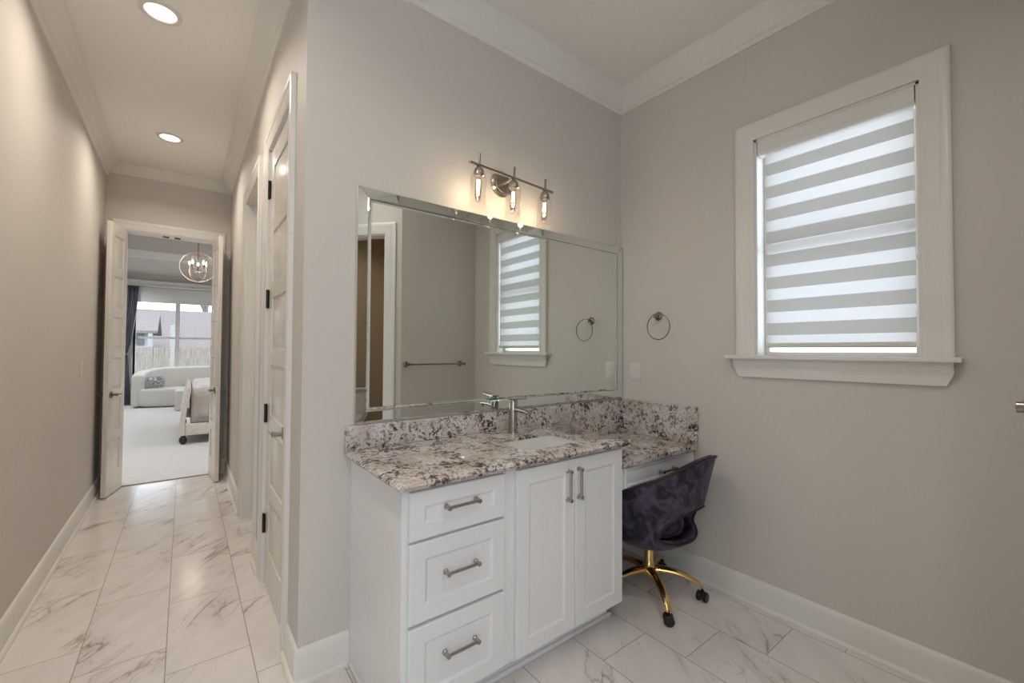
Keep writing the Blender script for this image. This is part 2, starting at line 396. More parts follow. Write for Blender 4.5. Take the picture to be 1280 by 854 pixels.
# casings: profile u across width (0 inner edge .. w outer edge), v thickness
def casing_prof(w): return [(0, 0), (0, .010), (.006, .014), (.018, .014), (.024, .017), (w*.62, .017), (w*.68, .021), (w*.9, .023), (w, .018), (w, 0)]
def casing(mb, fn, a, b, z0, z1, w, sides=(1, 1), top=True):
    """fn(s, d, z): s along wall, d out of wall.  a<b opening, jambs a and b, head at z1"""
    P = casing_prof(w)
    def strip(path):    # path: list of functions mapping (u) -> position
        rows = [[f(u, v) for (u, v) in P] for f in path]
        V = mb.grid(rows, cu=True)
        mb.bm.faces.new(V[0]); mb.bm.faces.new(V[-1][::-1])
    path = []
    if sides[0]: path += [lambda u, v: fn(a-u, v, z0)]
    if top: path += [lambda u, v: fn(a-u, v, z1+u), lambda u, v: fn(b+u, v, z1+u)]
    if sides[1]: path += [lambda u, v: fn(b+u, v, z0)]
    strip(path)
def jamb(mb, fn, a, b, z0, z1, d0, d1, th=.012):
    def pbox(s0, s1, zz0, zz1):
        mb.prism([(s0, d0), (s1, d0), (s1, d1), (s0, d1)], lambda p, h: fn(p[0], p[1], h), zz0, zz1)
    pbox(a-.001, a+th, z0, z1); pbox(b-th, b+.001, z0, z1); pbox(a, b, z1-th, z1+.001)
hall_fn = lambda s, d, z: Vector((XH-d, s, z))
end_fn = lambda s, d, z: Vector((s, YE-d, z))
mb = MB(); casing(mb, hall_fn, D1[0], D1[1], 0, DH, CW); jamb(mb, hall_fn, D1[0], D1[1], 0, DH, -.12, .0); trim(mb)
mb = MB(); casing(mb, hall_fn, D2[0], D2[1], 0, DH, CW); jamb(mb, hall_fn, D2[0], D2[1], 0, DH, -.12, .0)
mb.box(XH+.050, XH+.062, D2[1]-.024, D2[1]-.012, 0, DH-.012); trim(mb)
mb = MB(); casing(mb, end_fn, OE[0], OE[1], 0, 2.43, CW); jamb(mb, end_fn, OE[0], OE[1], 0, 2.43, -.12, .0); trim(mb)
mb = MB(); casing(mb, ang, TO[0], TO[1], 0, 2.365, .102); jamb(mb, ang, TO[0], TO[1], 0, 2.365, -.12, 0); trim(mb)

# ------------------------------------------------------------------ doors
def leaf(name, w, h, th, parent, world=False, npan=6):
    """local: hinge edge at x=0, leaf to x=w, centred on y=0, z from 0"""
    mb = MB(); st = min(.10, w*.22); bot = .20; topr = .11; rail = .085
    zs = []; ph = (h-bot-topr-rail*(npan-1))/npan; z = bot
    for i in range(npan): zs.append((z, z+ph)); z += ph+rail
    t = th/2
    mb.box(0, st, -t, t, 0, h); mb.box(w-st, w, -t, t, 0, h)
    mb.box(st, w-st, -t, t, 0, bot); mb.box(st, w-st, -t, t, h-topr, h)
    for i in range(npan-1): mb.box(st, w-st, -t, t, zs[i][1], zs[i+1][0])
    for (a, b) in zs:
        mb.box(st-.002, w-st+.002, -t+.007, t-.007, a-.002, b+.002)
        for sg in (1, -1):
            y0, y1 = sg*(t-.007), sg*(t-.002)
            i = .012
            mb.frustum((st+i, a+i), (w-st-i, b-i), (st+i+.022, a+i+.022), (w-st-i-.022, b-i-.022), lambda u, v, wv: Vector((u, y0+(y1-y0)*wv, v)))
            # sticking: small sloped bead around the panel
    return mb.build(name, M_door, parent, world=world, bevel=.003, merge=False)
def lever(parent, M, mt=M_nickel):
    """local: rosette on plane y=0 facing +y; lever points +x"""
    mb = MB(); mb.lathe([(.0, 0), (.031, 0), (.031, .006), (.027, .010), (.012, .012), (.011, .040), (.0, .040)], axis='y', M=None, n=24)
    mb.tube([(0, .042, 0), (.03, .044, 0), (.07, .043, 0), (.112, .041, -.004)], [.010, .009, .0085, .008], n=10)
    mb.lathe([(0, .030), (.0125, .031), (.0125, .050), (0, .052)], axis='y', n=16)
    for v in mb.bm.verts: v.co = M @ v.co
    return mb.build('lever_handle', mt, parent, world=False)
# closed door in the hall wall
d1 = srt('door_1', (XH+.004+.018, D1[1]-.014, .008)); d1.rotation_euler = (0, 0, -PI/2)   # local x -> -y world, local y -> +x world
W1 = D1[1]-D1[0]-.028
lf = leaf('door_leaf', W1, DH-.022, .036, d1)
lever(d1, Matrix.Translation((W1-.070, -.018, .90)) @ Matrix.Rotation(PI, 4, 'Z'))
for z in (2.195, 1.575, .935, .325):
    mb = MB(); mb.lathe([(.0075, -.052), (.0075, .052)], c=(-.004, -.026, z), n=12); mb.box(-.012, .016, -.0205, -.0175, z-.05, z+.05)
    mb.build('hinge', M_black, d1, world=False)
# recessed door in the second opening
d2 = srt('door_2', (XH+.084, D2[1]-.014, .008)); d2.rotation_euler = (0, 0, -PI/2)
leaf('door_leaf', D2[1]-D2[0]-.028, DH-.022, .036, d2)
# double doors at the hall end
LW = .352
def end_door(name, hx, ang_deg, sgn):
    d = srt(name, (hx, YE-.022, .010)); d.rotation_euler = (0, 0, math.radians(ang_deg))
    leaf('door_leaf', LW, 2.405, .036, d)
    for sg in (1, -1):
        M = Matrix.Translation((LW-.05, .018*sg, .885)) @ (Matrix.Rotation(PI, 4, 'Z') if sg < 0 else Matrix.Identity(4)) @ Matrix.Scale(-1 if sg > 0 else 1, 4, (1, 0, 0))
        lever(d, M, M_bronze)
end_door('door_3', OE[0]+.004, -102, -1)
end_door('door_4', OE[1]-.004, -84, 1)
for x in (-.165, -.075):
    mb = MB(); mb.box(x-.024, x+.024, YE+.004, YE+.040, 2.408, 2.4181); mb.build('door_catch', M_black); 
    tag(bpy.context.scene.objects[-1] if False else COL.objects[-1], 'small dark catch plate under the door head, %s of two' % ('left' if x < -.1 else 'right'), 'door catch')

# ------------------------------------------------------------------ bathroom window
wfn = lambda s, d, z: Vector((XW-d, s, z))
mb = MB(); casing(mb, wfn, WY[0], WY[1], WZ[0], WZ[1], .09); jamb(mb, wfn, WY[0], WY[1], WZ[0], WZ[1], -.14, .0)
w1 = srt('window_1', (XW, .667, WZ[0]))
mb.build('window_casing', M_trim, w1)
mb = MB(); mb.box(XW-.058, XW+.05, .238, 1.121, WZ[0]-.020, WZ[0], .005, 2); 
APR = [(0, 0), (.040, 0), (.038, -.016), (.026, -.030), (.022, -.042), (.018, -.046), (.018, -.085), (.0, -.100)]
mb.build('window_sill', M_trim, w1)
mb = MB()
a0, a1 = .262, 1.086
P = [(0, 0), (.034, 0), (.032, -.022), (.022, -.038), (.018, -.050), (.016, -.092), (0, -.094)]
rows = [[Vector((XW-u, a+sg*(.022 if v < -.045 else 0)*min(1, (-v-.045)/.04 if v < -.045 else 0), WZ[0]-.020+v)) for (u, v) in P] for a, sg in ((a0, 1), (a1, -1))]
V = mb.grid(rows, cu=True); mb.bm.faces.new(V[0]); mb.bm.faces.new(V[-1][::-1])
mb.build('window_apron', M_trim, w1)
mb = MB()
fx0, fx1 = XW+.085, XW+.125
jy0, jy1, jz0, jz1 = WY[0]+.012, WY[1]-.012, WZ[0], WZ[1]-.012
for (a, b, c, d) in ((jy0, jy0+.022, jz0, jz1), (jy1-.022, jy1, jz0, jz1), (jy0+.022, jy1-.022, jz0, jz0+.018), (jy0+.022, jy1-.022, jz1-.04, jz1)):
    mb.box(fx0, fx1, a, b, c, d)
mb.box(fx0, fx1, jy0+.022, jy1-.022, 1.83, 1.865)
fr = mb.build('window_sash', M_plastic, w1, bevel=.002, merge=False)
mb = MB(); mb.box(XW+.100, XW+.104, jy0+.015, jy1-.015, jz0+.012, jz1-.03); mb.build('window_pane', M_glass, fr)

# unseen window added behind the camera to let daylight onto the mirror wall
w5 = srt('window_5', (-1.45, YR, RZ[0]))
rfn = lambda s_, d, z: Vector((-s_, YR+d, z))
mb = MB(); casing(mb, rfn, -RW[1], -RW[0], RZ[0], RZ[1], .09); jamb(mb, rfn, -RW[1], -RW[0], RZ[0], RZ[1], -.12, 0); mb.build('window_casing', M_trim, w5)
mb = MB(); mb.box(RW[0]-.12, RW[1]+.12, YR-.05, YR+.05, RZ[0]-.03, RZ[0]); mb.build('window_sill', M_trim, w5)
mb = MB()
for (a, b, c, d) in ((RW[0]+.012, RW[0]+.05, RZ[0], RZ[1]-.012), (RW[1]-.05, RW[1]-.012, RZ[0], RZ[1]-.012), (RW[0]+.05, RW[1]-.05, RZ[0], RZ[0]+.04), (RW[0]+.05, RW[1]-.05, RZ[1]-.05, RZ[1]-.012), (-1.49, -1.45, RZ[0]+.04, RZ[1]-.05)):
    mb.box(a, b, YR-.10, YR-.06, c, d)
sh5 = mb.build('window_sash', M_plastic, w5, merge=False)
mb = MB(); mb.box(RW[0]+.03, RW[1]-.03, YR-.082, YR-.078, RZ[0]+.02, RZ[1]-.03); mb.build('window_pane', M_glass, sh5)
def portal(name, loc, rot, sx, sy):
    ld = bpy.data.lights.new(name, 'AREA'); ld.shape = 'RECTANGLE'; ld.size = sx; ld.size_y = sy; ld.cycles.is_portal = True
    o = bpy.data.objects.new(name, ld); COL.objects.link(o); o.location = loc; o.rotation_euler = rot
portal('window_portal', (-1.47, YR-.13, 1.47), (PI/2, 0, 0), 2.3, 2.3)
portal('window_portal', (XW+.15, .667, 1.85), (PI/2, 0, PI/2), .64, 1.13)
portal('window_portal', (.256, 13.27, 1.575), (PI/2, 0, PI), 2.4, 2.1)

# zebra blind
zb = thing('zebra_blind', 'white zebra roller blind with sheer and solid bands in the bathroom window', 'blind', (XW+.03, .667, WZ[1]-.02))
mb = MB(); mb.prism([(-.002, 0), (.062, 0), (.062, -.070), (.012, -.072), (-.002, -.060)], lambda p, t: Vector((XW+p[0], t, WZ[1]-.014+p[1])), .366, .968); mb.build('valance', M_trim, zb)
FY = (.372, .942); FX = XW+.030
zt = WZ[1]-.075; zbot = 1.345
bands = []; zz = zt; k = 0
bright = [(2.273-.1180*i, 2.273-.1180*i+.056) for i in range(9)]
mbS, mbO = MB(), MB()
def sheet(mb, z0, z1, x):
    n = 12
    mb.grid([[Vector((x, FY[0]+(FY[1]-FY[0])*i/n, z)) for i in range(n+1)] for z in (z0, z1)])
prevz = zt+.02
for (b0, b1) in bright:
    if prevz > b1: sheet(mbO, b1, prevz, FX)
    sheet(mbS, b0, b1, FX); prevz = b0
sheet(mbO, zbot-.004, prevz, FX)
so = mbO.build('solid_bands', M_opaque, zb, flat=True); ss = mbS.build('sheer_bands', M_sheer, zb, flat=True)
mb = MB(); mb.box(FX-.010, FX+.010, FY[0], FY[1], 1.322, 1.346, .006, 3); mb.build('bottom_bar', M_plastic, zb)
mb = MB()
for i in range(64):
    z = 2.33-.0135*i
    if z < 1.70: break
    mb.lathe([(0, -.003), (.0026, -.002), (.0026, .002), (0, .003)], c=(FX-.018, .362, z), n=6)
mb.tube([(FX-.018, .362, 2.34), (FX-.018, .362, 1.70)], .0009, n=5)
mb.lathe([(0, -.012), (.005, -.010), (.005, .010), (0, .014)], c=(FX-.018, .362, 1.69), n=10)
mb.build('bead_chain', M_plastic, zb)

# ------------------------------------------------------------------ recessed lights
WARM = (1, .89, .77); NEUT = (1, .97, .94)
def recessed(loc, label, power, color, group='recessed ceiling lights along the hall'):
    t = thing('recessed_light', label, 'ceiling light', loc, group)
    mb = MB(); mb.lathe([(.090, 0), (.090, -.004), (.084, -.008), (.070, -.008), (.066, -.004), (.064, 0)], n=40, cap=False); mb.build('trim_ring', M_plastic, t, world=False)
    mb = MB(); mb.lathe([(.0, -.0025), (.066, -.0025)], n=40, cap=False); mb.build('light_lens', M_lens, t, world=False)
    area_lamp('lamp', t, (0, 0, -.010), .13, power, color, math.radians(145))
    return t
recessed((-.128, 2.846, ZC), 'near recessed round light in the hall ceiling', K_CAN, WARM)
recessed((-.125, 4.50, ZC), 'far recessed round light in the hall ceiling, towards the double doors', K_CAN, WARM)
recessed((-.128, 1.15, ZC), 'added unseen recessed light in the ceiling above the photographer', K_CAN*.7, WARM)  # added out of view, carries the hall row on over the camera
for i, (x, y) in enumerate(((1.0, .15), (-.1, -.6), (-1.7, -1.2))):  # unseen bathroom downlights, added for ambient light
    recessed((x, y, ZC), ('added unseen recessed light in the bathroom ceiling before the sink', 'added unseen recessed light in the bathroom ceiling by the angled wall', 'added unseen recessed light in the bathroom ceiling by the added rear window')[i], K_BATH, NEUT, 'added unseen ceiling lights in the bathroom')
recessed((1.5, -1.4, ZC), 'added unseen recessed light in the toilet room ceiling', 5, WARM, 'added unseen ceiling light of the toilet room')  # unseen downlight, added to light the toilet room

# ------------------------------------------------------------------ vanity cabinet
VX = (.565, 1.665); VF = 1.315; VO = 1.296
van = thing('bathroom_vanity', 'white vanity cabinet with three drawers and two doors under a granite top', 'vanity cabinet', (1.12, 1.58, 0))
mb = MB()
mb.box(VX[0], VX[1], VF, VF+.018, .105, .850); mb.box(VX[0], VX[0]+.018, VF+.018, YM-.001, .105, .850); mb.box(VX[1]-.018, VX[1], VF+.018, YM-.001, .105, .850)
mb.box(VX[0]+.018, VX[1]-.018, YM-.012, YM-.001, .105, .850); mb.box(VX[0]+.018, VX[1]-.018, VF+.018, YM-.012, .105, .123)
mb.box(VX[0], VX[0]+.018, VF, YM-.001, .0, .105)
mb.box(VX[0]-.012, VX[0]+.002, VF+.0, YM-.030, .0, .022, .004)
mb.build('carcass', M_cab, van, bevel=.002, merge=False)
mb = MB(); mb.box(VX[0]+.018, VX[1]+.0, 1.392, 1.41, 0, .106); mb.box(VX[0]+.018, VX[1]+.02, 1.380, 1.394, 0, .020, .005); mb.build('toe_kick', M_cab, van, merge=False)
def front(name, x0, x1, z0, z1, parent, st=.052, m=M_cab, yf=VO, th=.018):
    mb = MB(); e = .003
    def ring(i, y): return [(x0+i, y, z0+i), (x1-i, y, z0+i), (x1-i, y, z1-i), (x0+i, y, z1-i)]
    levels = [ring(0, yf+th), ring(0, yf+e), ring(e, yf), ring(st, yf), ring(st+.003, yf+.002), ring(st+.010, yf+.0055)]
    V = [[mb.bm.verts.new(p) for p in r] for r in levels]
    for a, b in zip(V[:-1], V[1:]):
        for i in range(4): mb.bm.faces.new((a[i], a[(i+1) % 4], b[(i+1) % 4], b[i]))
    mb.bm.faces.new(V[-1]); mb.bm.faces.new(V[0][::-1])
    return mb.build(name, m, parent, angle=15)
def pull(p, length, vert, y, parent, m=M_nickel):
    mb = MB(); h = length/2
    d = Vector((0, 0, 1)) if vert else Vector((1, 0, 0)); c = Vector((p[0], y, p[1]))
    out = Vector((0, -1, 0))
    mb.tube([c-d*(h-.002)+out*.022, c+d*(h-.002)+out*.022], .0056, n=12)
    for s in (-1, 1): mb.tube([c+d*s*(h-.008), c+d*s*(h-.008)+out*.029], .0078, n=14)
    for s in (-1, 1):
        q = c+d*s*(h-.008); mb.lathe([(.0095, 0), (.0095, -.004), (.008, -.006)], c=tuple(q), axis='y', n=16)
    return mb.build('handle', m, parent)
for (z0, z1, hz) in ((.678, .836, .768), (.408, .668, .548), (.118, .396, .277)):
    d = front('drawer', .586, .968, z0, z1, van, st=.050 if z1 > .8 else .055)
    pull((.777, hz), .136, False, VO, d)
for (x0, x1, hx) in ((1.026, 1.3435, 1.296), (1.3465, 1.663, 1.361)):
    d = front('door', x0, x1, .116, .836, van, st=.060)
    pull((hx, .731), .136, True, VO, d)

# granite top with sink cut-out
SX = (1.140, 1.492); SY = (1.385, 1.616)
def slab_with_hole():
    mb = MB(); z1, z0 = .880, .850
    x0, x1, y0, y1 = .533, 1.715, 1.268, YM-.001
    def rrect(a, b, c, d, r, n=4):
        pts = []
        for (cx, cy, s) in ((b-r, c+r, -PI/2), (b-r, d-r, 0), (a+r, d-r, PI/2), (a+r, c+r, PI)):
            for i in range(n+1):
                t = s+PI/2*i/n; pts.append((cx+r*math.cos(t), cy+r*math.sin(t)))
        return pts
    inner = rrect(SX[0], SX[1], SY[0], SY[1], .030)
    prof = [(.006, z1), (.0, z1-.004), (-.004, z1-.012), (.0, z1-.019), (.010, z1-.022), (.012, z0)]   # inset, z
    outs = []
    for ins, z in prof:
        o = rrect(x0+ins, x1-ins, y0+ins, y1 - (0 if True else ins), .022)
        outs.append([mb.bm.verts.new((p[0], min(p[1], y1), z)) for p in o])
    n = len(inner)
    it = [mb.bm.verts.new((p[0], p[1], z1)) for p in inner]; ib = [mb.bm.verts.new((p[0], p[1], .868)) for p in inner]; im = [mb.bm.verts.new((p[0]+(.025 if p[0] > 1.3 else -.025), p[1]+(.025 if p[1] > 1.5 else -.025), .868)) for p in inner]; iu = [mb.bm.verts.new((v.co.x, v.co.y, z0)) for v in im]
    for a, b in zip(outs[:-1], outs[1:]):
        for i in range(n): mb.bm.faces.new((a[i], a[(i+1) % n], b[(i+1) % n], b[i]))
    for i in range(n):
        j = (i+1) % n
        mb.bm.faces.new((outs[0][i], outs[0][j], it[j], it[i])); mb.bm.faces.new((it[i], it[j], ib[j], ib[i])); mb.bm.faces.new((ib[i], ib[j], im[j], im[i])); mb.bm.faces.new((im[i], im[j], iu[j], iu[i])); mb.bm.faces.new((iu[i], iu[j], outs[-1][j], outs[-1][i]))
    return mb
ct = slab_with_hole().build('granite_countertop', M_granite); tag(ct, 'higher speckled granite countertop around the undermount sink', 'countertop')
mb = MB(); mb.box(.535, XW-.0205, YM-.021, YM-.0005, .8805, .980); o = mb.build('backsplash', M_granite, bevel=.002); tag(o, 'long speckled granite backsplash under the mirror', 'backsplash')
mb = MB(); mb.box(XW-.020, XW-.0005, 1.296, YM-.0005, .7655, .980); o = mb.build('side_splash', M_granite, bevel=.002); tag(o, 'granite side splash on the window wall above the desk', 'backsplash')
mb = MB(); mb.box(1.6665, XW-.0205, YM-.020, YM-.0005, .7655, .8798); o = mb.build('desk_splash', M_granite, bevel=.002); tag(o, 'lower granite splash strip behind the desk top', 'backsplash')
mb = MB(); mb.box(1.6655, XW-.0008, 1.300, YM-.0005, .735, .765); o = mb.build('desk_countertop', M_granite, bevel=.004); tag(o, 'lower speckled granite desk top in the corner beside the vanity', 'countertop')

# sink
sk = thing('undermount_sink', 'white rectangular undermount sink in the granite countertop', 'sink', ((SX[0]+SX[1])/2, (SY[0]+SY[1])/2, .72))
def basin():
    mb = MB(); n = 5
    def rr(i, r, z):
        a, b, c, d = SX[0]+i, SX[1]-i, SY[0]+i, SY[1]-i; pts = []
        for (cx, cy, s) in ((b-r, c+r, -PI/2), (b-r, d-r, 0), (a+r, d-r, PI/2), (a+r, c+r, PI)):
            for k in range(n+1):
                t = s+PI/2*k/n; pts.append(Vector((cx+r*math.cos(t), cy+r*math.sin(t), z)))
        return pts
    rows = [rr(-.014, .04, .8675), rr(-.003, .034, .8675), rr(-.002, .036, .850), rr(.004, .04, .78), rr(.014, .045, .745), rr(.035, .05, .728), rr(.08, .03, .724), rr(.105, .006, .7225)]
    V = mb.grid(rows, cu=True); mb.bm.faces.new(V[-1])
    rows = [rr(-.014, .04, .8675), rr(-.012, .045, .78), rr(.0, .05, .735), rr(.03, .05, .715)]
    V = mb.grid(rows, cu=True); mb.bm.faces.new(V[-1])
    return mb
basin().build('basin', M_ceramic, sk)
mb = MB(); mb.lathe([(0, .004), (.016, .004), (.022, .002), (.024, 0), (0, 0)], c=(1.3175, 1.4975, .7235), n=24); mb.build('drain', M_chrome, sk)

# faucet
FXc, FYc = 1.348, 1.742
fa = thing('faucet', 'brushed steel single lever faucet behind the sink', 'faucet', (FXc, FYc, .880))
mb = MB(); mb.lathe([(0, 0), (.027, 0), (.027, .004), (.0225, .006), (.0225, .108), (.0235, .109), (.0235, .113), (.0225, .114), (.0225, .165), (.021, .168), (0, .168)], n=32); mb.build('body', M_nickel, fa, world=False)
mb = MB(); mb.tube([(0, -.015, .118), (0, -.06, .119), (0, -.105, .116), (0, -.128, .112)], [.011, .0105, .0105, .0105], n=14); mb.lathe([(.0095, 0), (.0095, -.012), (.007, -.012)], c=(0, -.118, .108), n=14); mb.build('spout', M_nickel, fa, world=False)
mb = MB(); mb.prism([(-.022, .022), (.022, .022), (.022, -.010), (.012, -.095), (-.012, -.095), (-.022, -.010)], lambda p, h: Vector((p[0], p[1], h+.10*max(0, -p[1])*.9)), .168, .178); mb.build('lever', M_nickel, fa, world=False, bevel=.002)

# desk drawer unit
dk = thing('desk_drawer_unit', 'white desk apron with one drawer under the lower granite top', 'desk', (2.0, 1.58, .60))
mb = MB(); mb.box(1.6665, XW-.001, 1.333, YM-.002, .620, .7345); mb.build('apron', M_cab, dk, bevel=.002)
dd = front('drawer', 1.712, 2.338, .630, .728, dk, st=.010, yf=1.315)
pull((2.06, .668), .136, False, 1.315, dd, M_bronze)

# ------------------------------------------------------------------ wall mirror
mx0, mx1, mz0, mz1 = .570, XW-.004, .990, 2.004
mi = thing('wall_mirror', 'large rectangular mirror with mirrored border strips on the wall above the sink', 'mirror', ((mx0+mx1)/2, YM, mz0))
fl, frr, ft, fb_ = .052, .062, .050, .050
mb = MB(); mb.box(mx0+.01, mx1-.01, YM-.012, YM-.0005, mz0+.01, mz1-.01); mb.build('backing_board', M_black, mi)
mb = MB(); y = YM-.014
ix0, ix1, iz0, iz1 = mx0+fl, mx1-frr, mz0+fb_, mz1-ft
q = .012
mb.grid([[Vector((ix0+q, y, iz0+q)), Vector((ix1-q, y, iz0+q))], [Vector((ix0+q, y, iz1-q)), Vector((ix1-q, y, iz1-q))]]); 
mb.build('mirror_glass', M_mirror, mi, flat=True)
mb = MB()
R0 = [(ix0, iz0), (ix1, iz0), (ix1, iz1), (ix0, iz1)]; R1 = [(ix0+q, iz0+q), (ix1-q, iz0+q), (ix1-q, iz1-q), (ix0+q, iz1-q)]
for i in range(4):
    j = (i+1) % 4
    mb.poly([Vector((R0[i][0], y+.0022, R0[i][1])), Vector((R0[j][0], y+.0022, R0[j][1])), Vector((R1[j][0], y, R1[j][1])), Vector((R1[i][0], y, R1[i][1]))])
mb.build('bevelled_edge', M_mirror2, mi, flat=True)
O0 = [(mx0, mz0), (mx1, mz0), (mx1, mz1), (mx0, mz1)]
for i, nm in enumerate(('frame_strip',)*4):
    j = (i+1) % 4; mb = MB()
    A, B, C, D_ = O0[i], O0[j], R0[j], R0[i]
    yo, yi = (YM-.0160, YM-.0195) if i == 2 else (YM-.0188, YM-.0195)
    q0 = .10; q1 = .90
    lerp = lambda P, Q, t: (P[0]+(Q[0]-P[0])*t, P[1]+(Q[1]-P[1])*t)
    m0, m1 = lerp(A, D_, q0), lerp(B, C, q0); n0, n1 = lerp(A, D_, q1), lerp(B, C, q1)
    P3 = lambda p, yy: Vector((p[0], yy, p[1]))
    strips = [[P3(A, YM-.001), P3(B, YM-.001)], [P3(A, yo+.004), P3(B, yo+.004)], [P3(m0, yo), P3(m1, yo)], [P3(n0, yi), P3(n1, yi)], [P3(D_, yi+.003), P3(C, yi+.003)], [P3(D_, YM-.004), P3(C, YM-.004)]]
    mb.grid(strips); mb.build(nm, M_mirror2, mi, flat=True)

# ------------------------------------------------------------------ vanity light
vl = thing('vanity_light', 'brushed nickel three bulb wall light above the mirror', 'wall light', (1.337, YM, 2.192))
vl.rotation_euler = (0, math.radians(2.7), 0)
dy = -.115
mb = MB(); mb.lathe([(0, 0), (.068, 0), (.068, -.010), (.060, -.020), (.052, -.022), (.050, -.030), (0, -.032)], axis='y', n=40); mb.build('backplate', M_nickel, vl, world=False)
mb = MB(); mb.tube([(0, -.028, 0), (0, dy, .002)], .010, n=14); mb.build('arm', M_nickel, vl, world=False)
mb = MB(); mb.box(-.272, .272, dy-.006, dy+.006, -.006, .006, .0015, 1); mb.build('crossbar', M_nickel, vl, world=False)
for k, sx in enumerate((-.215, 0, .215)):
    ho = bpy.data.objects.new('lamp_holder', None); COL.objects.link(ho); ho.parent = vl; ho.location = (sx, dy, 0)
    mb = MB(); mb.box(-.005, .005, -.005, .005, -.03, .060, .0015, 1)
    mb.lathe([(.008, -.006), (.014, -.012), (.023, -.024), (.026, -.034), (.026, -.052), (.020, -.058), (0, -.058)], n=24, cap=False); mb.build('socket', M_nickel, ho, world=False)
    mb = MB(); mb.lathe([(.024, -.040), (.036, -.048), (.040, -.060), (.040, -.205)], n=36, cap=False)
    sh = mb.build('glass_shade', M_shade, ho, world=False)
    md = sh.modifiers.new('t', 'SOLIDIFY'); md.thickness = .0015
    mb = MB(); mb.lathe([(.008, -.058), (.010, -.066), (.015, -.082), (.0155, -.150), (.012, -.168), (.005, -.178), (0, -.180)], n=20, cap=False); mb.build('bulb', M_shade, ho, world=False)
    mb = MB()
    for a in range(5):
        t = 2*PI*a/5; mb.tube([(.006*math.cos(t), .006*math.sin(t), -.074), (.007*math.cos(t), .007*math.sin(t), -.122)], .0021, n=6)
    mb.build('filament', M_filament, ho, world=False)
    point_lamp('lamp', ho, (0, 0, -.128), .012, K_BULB, (1, .74, .46))

# ------------------------------------------------------------------ towel ring, towel bar, wall plates
tr = thing('towel_ring', 'dark nickel towel ring on the window wall beside the mirror', 'towel ring', (XW, 1.553, 1.520))
mb = MB(); mb.lathe([(0, 0), (.027, 0), (.027, -.006), (.022, -.012), (.012, -.016), (.010, -.040), (.013, -.044), (.013, -.052), (0, -.054)], axis='x', n=28); mb.build('rosette', M_bronze, tr, world=False)
mb = MB(); R = .078
mb.tube([(-.048+.0*math.cos(t), R*math.sin(t)+.0, -R*1.0+.004+R*math.cos(t)) for t in [2*PI*i/48 for i in range(48)]], .0032, n=8, closed=True)
ri = mb.build('ring', M_bronze, tr, world=False); ri.rotation_euler = (math.radians(-22), 0, 0)
tb = thing('towel_bar', 'dark nickel towel bar on the back wall facing the mirror', 'towel bar', (1.888, CY, 1.170))
for sx in (-.285, .285):
    mb = MB(); mb.lathe([(0, 0), (.027, 0), (.027, .006), (.022, .012), (.011, .016), (.009, .072), (.013, .076), (.013, .096), (0, .098)], c=(sx, 0, 0), axis='y', n=28); mb.build('mount', M_bronze, tb, world=False)
mb = MB(); mb.tube([(-.290, .086, 0), (.290, .086, 0)], .0075, n=12); mb.build('bar', M_bronze, tb, world=False)
def plate(label, loc, w, h, rockers, normal):
    t = thing('switch_plate', label, 'switch plate', loc)
    mb = MB(); mb.box(0, .005, -w/2, w/2, -h/2, h/2, .002, 2)
    if normal < 0:
        for v in mb.bm.verts: v.co.x *= -1
    mb.build('cover_plate', M_plastic, t, world=False)
    for i in range(rockers):
        yc = (i-(rockers-1)/2)*w*.5
        mb = MB(); mb.box(.004*normal if normal > 0 else -.008, .008 if normal > 0 else -.004, yc-w*.16, yc+w*.16, -h*.28, h*.28, .001, 1); mb.build('rocker', M_plastic, t, world=False)
    return t
op = plate('white outlet plate on the window wall under the towel ring', (XW, 1.728, 1.166), .082, .116, 0, -1); op.name = 'outlet_plate'; op['category'] = 'outlet'
for z in (-.024, .024):
    mb = MB(); mb.box(-.008, -.004, -.017, .017, z-.016, z+.016, .001, 1); mb.build('receptacle', M_plastic, op, world=False)
plate('white switch plate on the left hall wall near the double doors', (XL, 4.45, 1.145), .075, .116, 1, 1)

